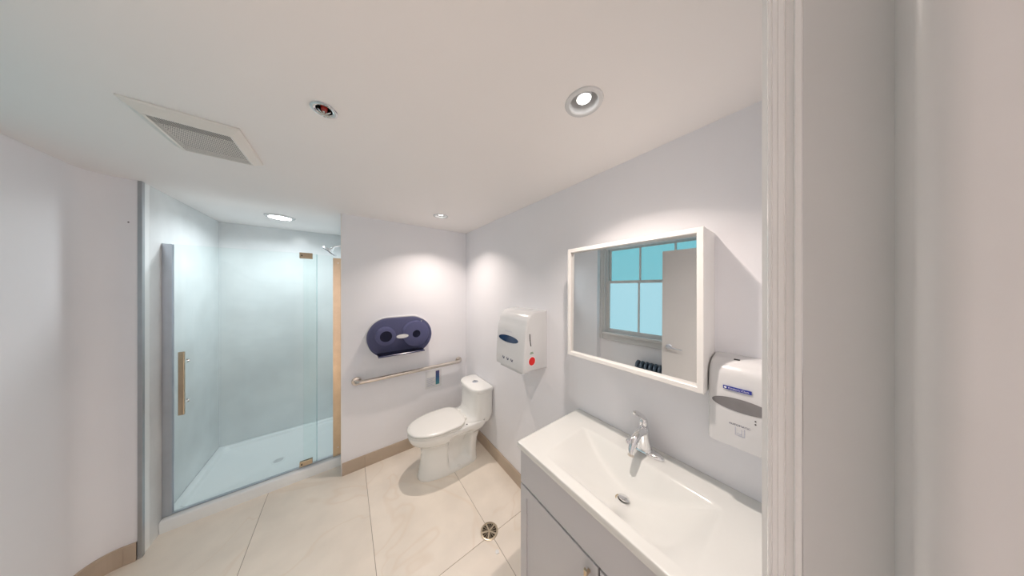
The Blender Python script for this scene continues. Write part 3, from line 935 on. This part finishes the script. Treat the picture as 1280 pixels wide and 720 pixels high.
def roll(x, z, ro, ri, lab):
    r0 = thing('toilet_roll', lab, 'toilet roll', (x, B - 0.03, z))
    b_ = BM(); lathe(b_, [(ri, 0), (ro - 0.004, 0), (ro, 0.003), (ro, 0.082), (ro - 0.004, 0.085), (ri, 0.085), (ri, 0.0)], (x, B - 0.026, z), (0, -1, 0), 44, cap0=False, cap1=False)
    mk('paper', b_, 'paper', r0, smooth=True, angle=40)
    b_ = BM(); lathe(b_, [(ri - 0.0005, 0.0), (ri - 0.0005, 0.080), (0.012, 0.076), (0.012, 0.086), (0.0, 0.087)], (x, B - 0.0255, z), (0, -1, 0), 32, cap0=False)
    mk('spindle', b_, 'core', r0, smooth=True, angle=40)
roll(0.296, 1.183, 0.082, 0.050, 'smaller partly used toilet roll behind the smoked blue cover')
roll(0.560, 1.178, 0.122, 0.037, 'larger full toilet roll behind the smoked blue cover')

# ---- wall dispensers on the mirror wall (side profile extruded along Y with softened flanks)
def dispenser_shell(prof_xz, y0, y1, r=0.02, n=5):
    """prof_xz: closed outline in X-Z; flanks rounded by shrinking the outline towards the wall"""
    cx = W
    cz = sum(p[1] for p in prof_xz) / len(prof_xz)
    rs_ = []
    steps = [(k / n) for k in range(n + 1)]
    def ring_at(y, ins):
        out = []
        for x, z in prof_xz:
            dx, dz = x - cx, z - cz
            out.append((cx + dx + (ins if dx < -0.012 else 0), y, z - math.copysign(min(ins, abs(dz)), dz) * (0.6 if dx < -0.012 else 0.25)))
        return out
    for t in steps:
        a = t * PI / 2
        rs_.append(ring_at(y0 + r * (1 - math.sin(a)) if False else y0 + r * (1 - math.cos(a)), r * (1 - math.sin(a))))
    for t in reversed(steps):
        a = t * PI / 2
        rs_.append(ring_at(y1 - r * (1 - math.cos(a)), r * (1 - math.sin(a))))
    b_ = BM()
    return rings(b_, rs_)
# paper towel dispenser
td = thing('paper_towel_dispenser', 'white automatic paper towel dispenser with a red round sticker on its side', 'towel dispenser', (W, 1.27, 1.06))
tfx = 0.930
pr = [(W - 0.0005, 1.065), (0.975, 1.070), (0.945, 1.062), (tfx + 0.003, 1.064), (tfx, 1.085), (tfx + 0.002, 1.15), (tfx + 0.007, 1.22), (tfx + 0.011, 1.28), (tfx + 0.016, 1.33), (tfx + 0.024, 1.37)]
for k in range(0, 8):
    a = k / 7 * PI / 2
    pr.append((tfx + 0.115 - 0.085 * math.cos(a), 1.385 + 0.083 * math.sin(a)))
pr += [(1.10, 1.471), (W - 0.0005, 1.471)]
ty0, ty1 = 1.100, 1.440
shell = mk('shell', dispenser_shell(pr, ty0, ty1, 0.014), 'white', td, smooth=True, angle=35)
def fx_at(z):                  # front surface X of the towel dispenser at height z
    pts_ = [(1.085, tfx), (1.15, tfx + 0.002), (1.22, tfx + 0.007), (1.28, tfx + 0.011), (1.33, tfx + 0.016)]
    for (za, xa_), (zb, xb_) in zip(pts_, pts_[1:]):
        if za <= z <= zb:
            return xa_ + (xb_ - xa_) * (z - za) / (zb - za)
    return tfx
R_, U_ = (0, -1, 0), (0, 0, 1)
b = BM()
n = 36
fr_, bk_ = [], []
for k in range(n):
    a = 2 * PI * k / n
    y_, z_ = 1.290 + 0.118 * math.cos(a), 1.262 + 0.025 * math.sin(a)
    fr_.append((fx_at(z_) - 0.0015, y_, z_)); bk_.append((fx_at(z_) + 0.004, y_, z_))
rings(b, [bk_, fr_])
mk('viewing_window', b, 'bluewin', shell)['label'] = 'dark blue oval viewing window'
b = text_bm('Kimberly-Clark', 0.013, (fx_at(1.316) - 0.0008, 1.29, 1.316), R_, (0.3 * 0, 0, 1))
mk('lettering', b, 'paleink', shell)
for k, (dy, s_) in enumerate(((0.05, '1'), (0.0, '2'), (-0.05, '3'))):
    b = BM(); x_ = fx_at(1.118) - 0.0008
    box(b, x_ - 0.0004, x_ + 0.001, 1.285 + dy - 0.010, 1.285 + dy + 0.004, 1.112, 1.120)
    box(b, x_ - 0.0004, x_ + 0.001, 1.285 + dy + 0.006, 1.285 + dy + 0.010, 1.118, 1.130)
    box(b, x_ - 0.0004, x_ + 0.001, 1.285 + dy - 0.013, 1.285 + dy - 0.006, 1.122, 1.127)
    mk('pictogram', b, 'ink', shell)
mk('chute', box(BM(), tfx + 0.012, tfx + 0.05, ty0 + 0.05, ty1 - 0.05, 1.045, 1.066, 0.004), 'white', td)
b = BM(); sl = []
for k in range(9):
    t = k / 8
    sl.append((0.985 + 0.010 * (t * t) - 0.004, ty0 + 0.001, 1.322 - 0.083 * t))
poly = [(p[0] - 0.004, p[2]) for p in sl] + [(p[0] + 0.004, p[2]) for p in reversed(sl)]
prism(b, poly, 'y', ty0 - 0.0006, ty0 + 0.004)
mk('level_slot', b, 'black', shell)['label'] = 'narrow dark slot in the side'
b = BM(); disc(b, (1.000, ty0 - 0.0004, 1.137), (0, -1, 0), 0.032, 0.032, up=(0, 0, 1), thick=0.0006)
st_ = mk('sticker', b, 'whiteink', shell)
b = BM(); disc(b, (1.000, ty0 - 0.0010, 1.137), (0, -1, 0), 0.028, 0.028, up=(0, 0, 1), thick=0.0005)
mk('red_disc', b, 'red', st_)
b = BM()
box(b, 0.982, 1.014, ty0 - 0.0006, ty0 + 0.001, 1.186, 1.192)
box(b, 0.986, 1.010, ty0 - 0.0006, ty0 + 0.001, 1.194, 1.199)
mk('green_print', b, 'greenink', shell)

# soap dispenser
so = thing('soap_dispenser', 'white automatic soap dispenser with a grey oval window above the vanity', 'soap dispenser', (W, 0.112, 1.1))
sfx = 1.020
pr = [(W - 0.0005, 1.112), (1.06, 1.104), (sfx + 0.012, 1.100), (sfx, 1.106), (sfx - 0.001, 1.15), (sfx - 0.001, 1.22), (sfx + 0.001, 1.28), (sfx + 0.004, 1.315)]
for k in range(0, 9):
    a = k / 8 * PI / 2
    pr.append((sfx + 0.070 - 0.064 * math.cos(a), 1.330 + 0.052 * math.sin(a)))
pr += [(W - 0.0005, 1.386)]
sy0, sy1 = 0.010, 0.203
shell = mk('shell', dispenser_shell(pr, sy0, sy1, 0.014), 'white', so, smooth=True, angle=35)
b = BM(); disc(b, (sfx - 0.0004, 0.121, 1.247), (-1, 0, 0), 0.070, 0.021, up=(0, 0, 1), thick=0.0016)
mk('viewing_window', b, 'greywin', shell)['label'] = 'grey oval viewing window'
b = BM(); box(b, sfx - 0.0016, sfx + 0.002, 0.097, 0.163, 1.292, 1.3025)
lbx = mk('brand_label', b, 'blue', shell)
b = text_bm('Kimberly-Clark', 0.0078, (sfx - 0.0019, 0.1265, 1.2972), R_, U_)
mk('lettering', b, 'whiteink', lbx)
b = BM(); disc(b, (sfx - 0.0016, 0.1575, 1.2972), (-1, 0, 0), 0.0032, 0.0032, up=(0, 0, 1), thick=0.0003)
mk('emblem', b, 'whiteink', lbx)
b = text_bm('PROFESSIONAL', 0.0060, (sfx - 0.0009, 0.130, 1.2882), R_, U_)
mk('lettering', b, 'paleink', shell)
b = text_bm('AUTOMATIC', 0.0085, (sfx - 0.0016, 0.124, 1.182), R_, U_)
mk('lettering', b, 'ink', shell)
b = BM()
for q in ((0.112, 0.113, 1.150, 1.176), (0.133, 0.134, 1.150, 1.176), (0.112, 0.134, 1.150, 1.151), (0.119, 0.120, 1.152, 1.172), (0.119, 0.130, 1.156, 1.157)):
    box(b, sfx - 0.0017, sfx - 0.0005, q[0], q[1], q[2], q[3])
mk('hand_pictogram', b, 'paleink', shell)
for z in (1.2135, 1.2035):
    mk('indicator', lathe(BM(), [(0.0022, 0), (0.002, 0.001)], (sfx - 0.0008, 0.089, z), (-1, 0, 0), 12), 'black', shell)
mk('lock', box(BM(), 1.075, 1.085, 0.13, 0.145, 1.3810, 1.3835), 'black', shell)

# ---- mirror cabinet
mc = thing('mirror_cabinet', 'white framed square mirror cabinet hanging above the vanity', 'mirror', (1.06, 0.5, 1.26))
mx0 = 0.985
my0, my1, mz0, mz1 = 0.206, 0.790, 1.262, 1.843
b = BM(); box(b, mx0 + 0.030, W - 0.0005, my0, my1, mz0, mz1, 0.0015, 1)
mk('box', b, 'whiteframe', mc)
fw = 0.020
b = BM()
def rx(x, ins):
    return [(x, my0 + ins, mz0 + ins), (x, my1 - ins, mz0 + ins), (x, my1 - ins, mz1 - ins), (x, my0 + ins, mz1 - ins)]
rings(b, [rx(mx0 + 0.029, 0.0), rx(mx0 + 0.002, 0.0), rx(mx0, 0.002), rx(mx0, fw - 0.002), rx(mx0 + 0.002, fw), rx(mx0 + 0.026, fw + 0.0005)], cap0=False, cap1=False)
mk('frame', b, 'whiteframe', mc)
# the glass sits in the frame a touch out of square
TLT, TLV = math.radians(-0.9), math.radians(0.5)
b = BM()
cy_, cz_ = (my0 + my1) / 2, (mz0 + mz1) / 2
def gpt(y, z, t=0.0):
    return (mx0 + 0.020 + t + (y - cy_) * math.tan(TLT) + (z - cz_) * math.tan(TLV), y, z)
q_ = [(my0 + fw, mz0 + fw), (my1 - fw, mz0 + fw), (my1 - fw, mz1 - fw), (my0 + fw, mz1 - fw)]
rings(b, [[gpt(y, z, 0.003) for y, z in q_], [gpt(y, z) for y, z in q_]])
mk('mirror_glass', b, 'mirror', mc)

# ---- vanity
VX0, VY0, VY1, VZ = 0.665, 0.022, 0.830, 0.890
van = thing('vanity_cabinet', 'grey shaker vanity cabinet under the white sink top', 'vanity', (0.91, 0.43, 0))
cx0 = 0.688
b = BM()
mk('side_panel', box(BM(), cx0, W - 0.002, VY1 - 0.028, VY1 - 0.012, 0.0, VZ - 0.0285, 0.0012, 1), 'cab', van)
mk('side_panel', box(BM(), cx0, W - 0.002, VY0 + 0.006, VY0 + 0.022, 0.0, VZ - 0.0285, 0.0012, 1), 'cab', van)
mk('back_panel', box(BM(), W - 0.010, W - 0.002, VY0 + 0.0225, VY1 - 0.0285, 0.0, VZ - 0.0285), 'cab', van)
mk('bottom_panel', box(BM(), cx0, W - 0.0105, VY0 + 0.0225, VY1 - 0.0285, 0.10, 0.116), 'cab', van)
mk('kick_board', box(BM(), cx0 + 0.06, cx0 + 0.076, VY0 + 0.0225, VY1 - 0.0285, 0.0, 0.0995), 'cab', van)
b.free()
mk('gap_shadow_board', box(BM(), cx0 - 0.0010, cx0 - 0.0002, VY0 + 0.012, VY1 - 0.018, 0.12, 0.72), 'dark', van)
mk('false_front', box(BM(), cx0 - 0.018, cx0 - 0.0002, VY0 + 0.008, VY1 - 0.013, 0.705, VZ - 0.030, 0.0015, 1), 'cab', van)
ym = 0.408
for y0, y1, hy in ((ym + 0.0035, VY1 - 0.013, ym + 0.036), (VY0 + 0.008, ym - 0.0035, ym - 0.036)):
    z0, z1 = 0.112, 0.6955
    fr = 0.042
    b = BM()
    xa_, xb_ = cx0 - 0.018, cx0 - 0.0015
    def rq(x, i):
        return [(x, y0 + i, z0 + i), (x, y1 - i, z0 + i), (x, y1 - i, z1 - i), (x, y0 + i, z1 - i)]
    rings(b, [rq(xb_, 0), rq(xa_ + 0.0015, 0), rq(xa_, 0.0015), rq(xa_, fr - 0.001), rq(xa_ + 0.006, fr)], cap0=True, cap1=True)
    dd = mk('cabinet_door', b, 'cab', van)
    b = BM(); box(b, xa_ - 0.026, xa_ - 0.018, hy - 0.006, hy + 0.006, 0.53, 0.678, 0.0015, 1)
    for z in (0.55, 0.658):
        box(b, xa_ - 0.0185, xa_ - 0.0002, hy - 0.004, hy + 0.004, z - 0.004, z + 0.004)
    mk('pull', b, 'warm', dd)

# ---- sink top with integral basin
top = thing('sink_top', 'white moulded sink top with a shallow sloping basin', 'sink', (0.9, 0.43, VZ - 0.028))
def smin(a, b_, k):
    h = max(0.0, min(1.0, 0.5 + 0.5 * (b_ - a) / k))
    return b_ * (1 - h) + a * h - k * h * (1 - h)
BX0, BX1, BYC, BHW = 0.705, 1.012, 0.432, 0.268
def depth(x, y):
    t = abs(y - BYC) / BHW
    if t >= 1 or x <= BX0 or x >= BX1:
        return 0.0
    dy = 0.098 * (1 - t ** 1.75)
    back = (BX1 - x) * 1.15
    front = (x - BX0) / 0.18
    front = 1 - (1 - min(front, 1.0)) ** 1.6
    d_ = smin(dy * front, back, 0.018)
    return max(0.0, d_)
nx, ny = 72, 110
b = BM()
grid = []
for i in range(nx + 1):
    row = []
    x = VX0 + (W - 0.0015 - VX0) * i / nx
    for j in range(ny + 1):
        y = VY0 + (VY1 - VY0) * j / ny
        row.append(b.verts.new((x, y, VZ - depth(x, y))))
    grid.append(row)
for i in range(nx):
    for j in range(ny):
        b.faces.new((grid[i][j], grid[i + 1][j], grid[i + 1][j + 1], grid[i][j + 1]))
# rolled rim and underside
per = [grid[i][0] for i in range(nx + 1)] + [grid[nx][j] for j in range(1, ny + 1)] + [grid[i][ny] for i in range(nx - 1, -1, -1)] + [grid[0][j] for j in range(ny - 1, 0, -1)]
def ofs(v, o, dz):
    x, y = v.co.x, v.co.y
    return b.verts.new((x - (o if abs(x - VX0) < 1e-6 else 0), y + (o if abs(y - VY1) < 1e-6 else 0) - (o * 0.2 if abs(y - VY0) < 1e-6 else 0), VZ - dz))
prev = per
for o_, dz in ((0.0015, 0.0006), (0.0025, 0.002), (0.003, 0.004), (0.003, 0.026), (0.002, 0.028)):
    cur = [ofs(v, o_, dz) for v in per]
    for k in range(len(per)):
        l = (k + 1) % len(per)
        b.faces.new((prev[k], prev[l], cur[l], cur[k]))
    prev = cur
topo = mk('basin', b, 'cultured', top, smooth=True, angle=55)
zd = VZ - depth(0.872, 0.425)
dn = Vector((-(depth(0.874, 0.425) - depth(0.870, 0.425)) / 0.004 * -1, 0, 1)).normalized()
dn = Vector((depth(0.877, 0.425) - depth(0.867, 0.425), 0, 0.010)).normalized()
b = BM(); lathe(b, [(0.027, -0.004), (0.0315, 0.0005), (0.030, 0.002), (0.0255, 0.001), (0.025, -0.004)], (0.872, 0.425, zd), dn, 30, cap0=False, cap1=False)
dro = mk('drain_ring', b, 'warm', top, smooth=True, angle=50)
mk('drain_hole', lathe(BM(), [(0.0253, 0.0006), (0.0, 0.0007)], (0.872, 0.425, zd), dn, 24), 'cavity', dro)
mk('stopper', lathe(BM(), [(0.010, 0.0), (0.010, 0.008), (0.020, 0.009), (0.0205, 0.012), (0.016, 0.0145), (0.0, 0.0155)], (0.872, 0.425, zd), dn, 28), 'chrome', dro, smooth=True, angle=50)

# ---- faucet
FX, FY = 1.082, 0.436
fa = thing('faucet', 'chrome single lever bathroom faucet on the sink top', 'faucet', (FX, FY, VZ))
def oval(hx_, hy_, z, n=40):
    pts = []
    for k in range(n):
        a = 2 * PI * k / n
        c_, s_ = math.cos(a), math.sin(a)
        e = 2.6
        pts.append((FX + hx_ * math.copysign(abs(c_) ** (2 / 2.0), c_), FY + hy_ * math.copysign(abs(s_) ** (2 / e), s_), z))
    return pts
b = BM(); rings(b, [oval(0.026, 0.080, VZ + 0.0005), oval(0.0265, 0.0805, VZ + 0.006), oval(0.0245, 0.078, VZ + 0.011), oval(0.019, 0.070, VZ + 0.0155), oval(0.010, 0.05, VZ + 0.017)])
mk('base_plate', b, 'chrome', fa, smooth=True, angle=50)
b = BM()
def oc(cx_, cy_, z, a_, b_, n=28):
    return [(cx_ + a_ * math.cos(2 * PI * k / n), cy_ + b_ * math.sin(2 * PI * k / n), z) for k in range(n)]
rings(b, [oc(FX, FY, VZ + 0.012, 0.027, 0.036), oc(FX - 0.001, FY, VZ + 0.035, 0.0245, 0.030), oc(FX - 0.003, FY, VZ + 0.07, 0.0225, 0.0235), oc(FX - 0.004, FY, VZ + 0.105, 0.021, 0.021), oc(FX - 0.004, FY, VZ + 0.115, 0.018, 0.018), oc(FX - 0.004, FY, VZ + 0.118, 0.012, 0.012)])
mk('body', b, 'chrome', fa, smooth=True, angle=60)
sp_pts = [(FX - 0.004, FY, VZ + 0.092), (FX - 0.030, FY, VZ + 0.102), (FX - 0.058, FY, VZ + 0.103), (FX - 0.086, FY, VZ + 0.095), (FX - 0.108, FY, VZ + 0.079), (FX - 0.121, FY, VZ + 0.058), (FX - 0.124, FY, VZ + 0.045)]
mk('spout', tube(BM(), sp_pts, [0.019, 0.019, 0.018, 0.0165, 0.015, 0.0140, 0.0135], 20), 'chrome', fa, smooth=True, angle=60)
mk('aerator', lathe(BM(), [(0.0122, 0), (0.0122, 0.010), (0.010, 0.011)], Vector(sp_pts[-1]), (-0.22, 0, -0.97), 20), 'steel', fa, smooth=True, angle=40)
mk('lever_hub', lathe(BM(), [(0.015, 0.0), (0.0175, 0.006), (0.0175, 0.020), (0.014, 0.030), (0.005, 0.034)], (FX - 0.004, FY, VZ + 0.118), (0, 0, 1), 26), 'chrome', fa, smooth=True, angle=50)
lv = [(FX + 0.008, FY, VZ + 0.139), (FX - 0.018, FY, VZ + 0.160), (FX - 0.046, FY, VZ + 0.181), (FX - 0.074, FY, VZ + 0.198), (FX - 0.092, FY, VZ + 0.204), (FX - 0.099, FY, VZ + 0.203)]
b = BM(); tube(b, lv, [0.010, 0.0125, 0.0105, 0.0095, 0.0085, 0.005], 16)
mk('lever', b, 'chrome', fa, smooth=True, angle=60)
mk('lift_rod', lathe(BM(), [(0.0025, 0), (0.0025, 0.05), (0.006, 0.052), (0.006, 0.062), (0.003, 0.065)], (FX + 0.021, FY, VZ + 0.012), (0, 0, 1), 12), 'chrome', fa, smooth=True, angle=40)

# ---- floor drain
fd = thing('floor_drain', 'round metal floor drain with five fans of slots', 'floor drain', (0.768, 1.268, 0))
cxd, cyd, rd = 0.768, 1.268, 0.058
mk('dark_recess', lathe(BM(), [(rd * 0.94, 0.0004), (0.0, 0.0006)], (cxd, cyd, 0), (0, 0, 1), 36, cap0=False), 'cavity', fd)
mk('rim', lathe(BM(), [(rd, 0.0003), (rd, 0.002), (rd * 0.97, 0.0034), (rd * 0.82, 0.0034), (rd * 0.80, 0.0008)], (cxd, cyd, 0), (0, 0, 1), 44, cap0=False, cap1=False), 'brass', fd, smooth=True, angle=40)
b = BM()
for k in range(5):
    a = 2 * PI * k / 5 + 0.25
    c_, s_ = math.cos(a), math.sin(a)
    p = [(cxd + c_ * r2 - s_ * w2, cyd + s_ * r2 + c_ * w2) for r2, w2 in ((0, -0.0035), (rd * 0.83, -0.006), (rd * 0.83, 0.006), (0, 0.0035))]
    prism(b, p, 'z', 0.0012, 0.0032)
    for m_ in range(1, 3):      # thin bars inside every fan
        a2 = a + 2 * PI / 5 * m_ / 3
        c2, s2 = math.cos(a2), math.sin(a2)
        p = [(cxd + c2 * r2 - s2 * w2, cyd + s2 * r2 + c2 * w2) for r2, w2 in ((rd * 0.25, -0.0009), (rd * 0.83, -0.0012), (rd * 0.83, 0.0012), (rd * 0.25, 0.0009))]
        prism(b, p, 'z', 0.0010, 0.0024)
lathe(b, [(0.010, 0.001), (0.010, 0.0034), (0.0, 0.0036)], (cxd, cyd, 0), (0, 0, 1), 20)
mk('grate', b, 'brass', fd)

# ---- scrap of paper on the floor, nail in the wall
b = BM()
pts = [(0.735, 1.132), (0.752, 1.126), (0.760, 1.138), (0.751, 1.150), (0.738, 1.147)]
rings(b, [[(x, y, 0.0004) for x, y in pts], [(x, y, 0.0015 + 0.003 * (i % 2)) for i, (x, y) in enumerate(pts)]])
tag(mk('paper_scrap', b, 'scrap'), 'tiny white scrap of paper on the floor by the floor drain', 'paper scrap')
b = BM(); lathe(b, [(0.0022, -0.002), (0.0022, 0.003), (0.0035, 0.003), (0.003, 0.0045)], (-1.026, B, 2.02), (0, -1, 0), 12)
tag(mk('nail', b, 'black', loc=(-1.026, B, 2.02)), 'small dark nail head in the bare wall beside the shower', 'nail')

# ---- cast iron radiator below the window (seen in the mirror)
rad = thing('radiator', 'dark cast iron column radiator standing under the window', 'radiator', (NX + 0.12, 0.95, 0))
nsec = 12
first = None
for k in range(nsec):
    y = 1.255 - 0.052 * k
    if first is None:
        b = BM()
        for dx in (0.075, 0.165):
            tube(b, [(NX + dx, y, 0.07), (NX + dx, y, 0.62)], 0.019, 10)
        tube(b, [(NX + 0.06, y, 0.63), (NX + 0.08, y, 0.675), (NX + 0.12, y, 0.69), (NX + 0.16, y, 0.675), (NX + 0.18, y, 0.63)], 0.022, 10)
        tube(b, [(NX + 0.06, y, 0.12), (NX + 0.12, y, 0.10), (NX + 0.18, y, 0.12)], 0.020, 10)
        first = mk('section', b, 'iron', rad, smooth=True, angle=60)
        y_first = y
    else:
        o = first.copy(); o.parent = rad; o.location = (0, y - y_first, 0)
        COL.objects.link(o)
for z in (0.13, 0.62):
    mk('tie_rod', tube(BM(), [(NX + 0.12, 1.255, z), (NX + 0.12, 1.255 - 0.052 * (nsec - 1), z)], 0.012, 10), 'iron', rad, smooth=True)
for y in (1.255, 1.255 - 0.052 * (nsec - 1)):
    for dx in (0.075, 0.165):
        mk('foot', lathe(BM(), [(0.024, 0.0005), (0.02, 0.02), (0.016, 0.075)], (NX + dx, y, 0), (0, 0, 1), 12), 'iron', rad, smooth=True, angle=50)
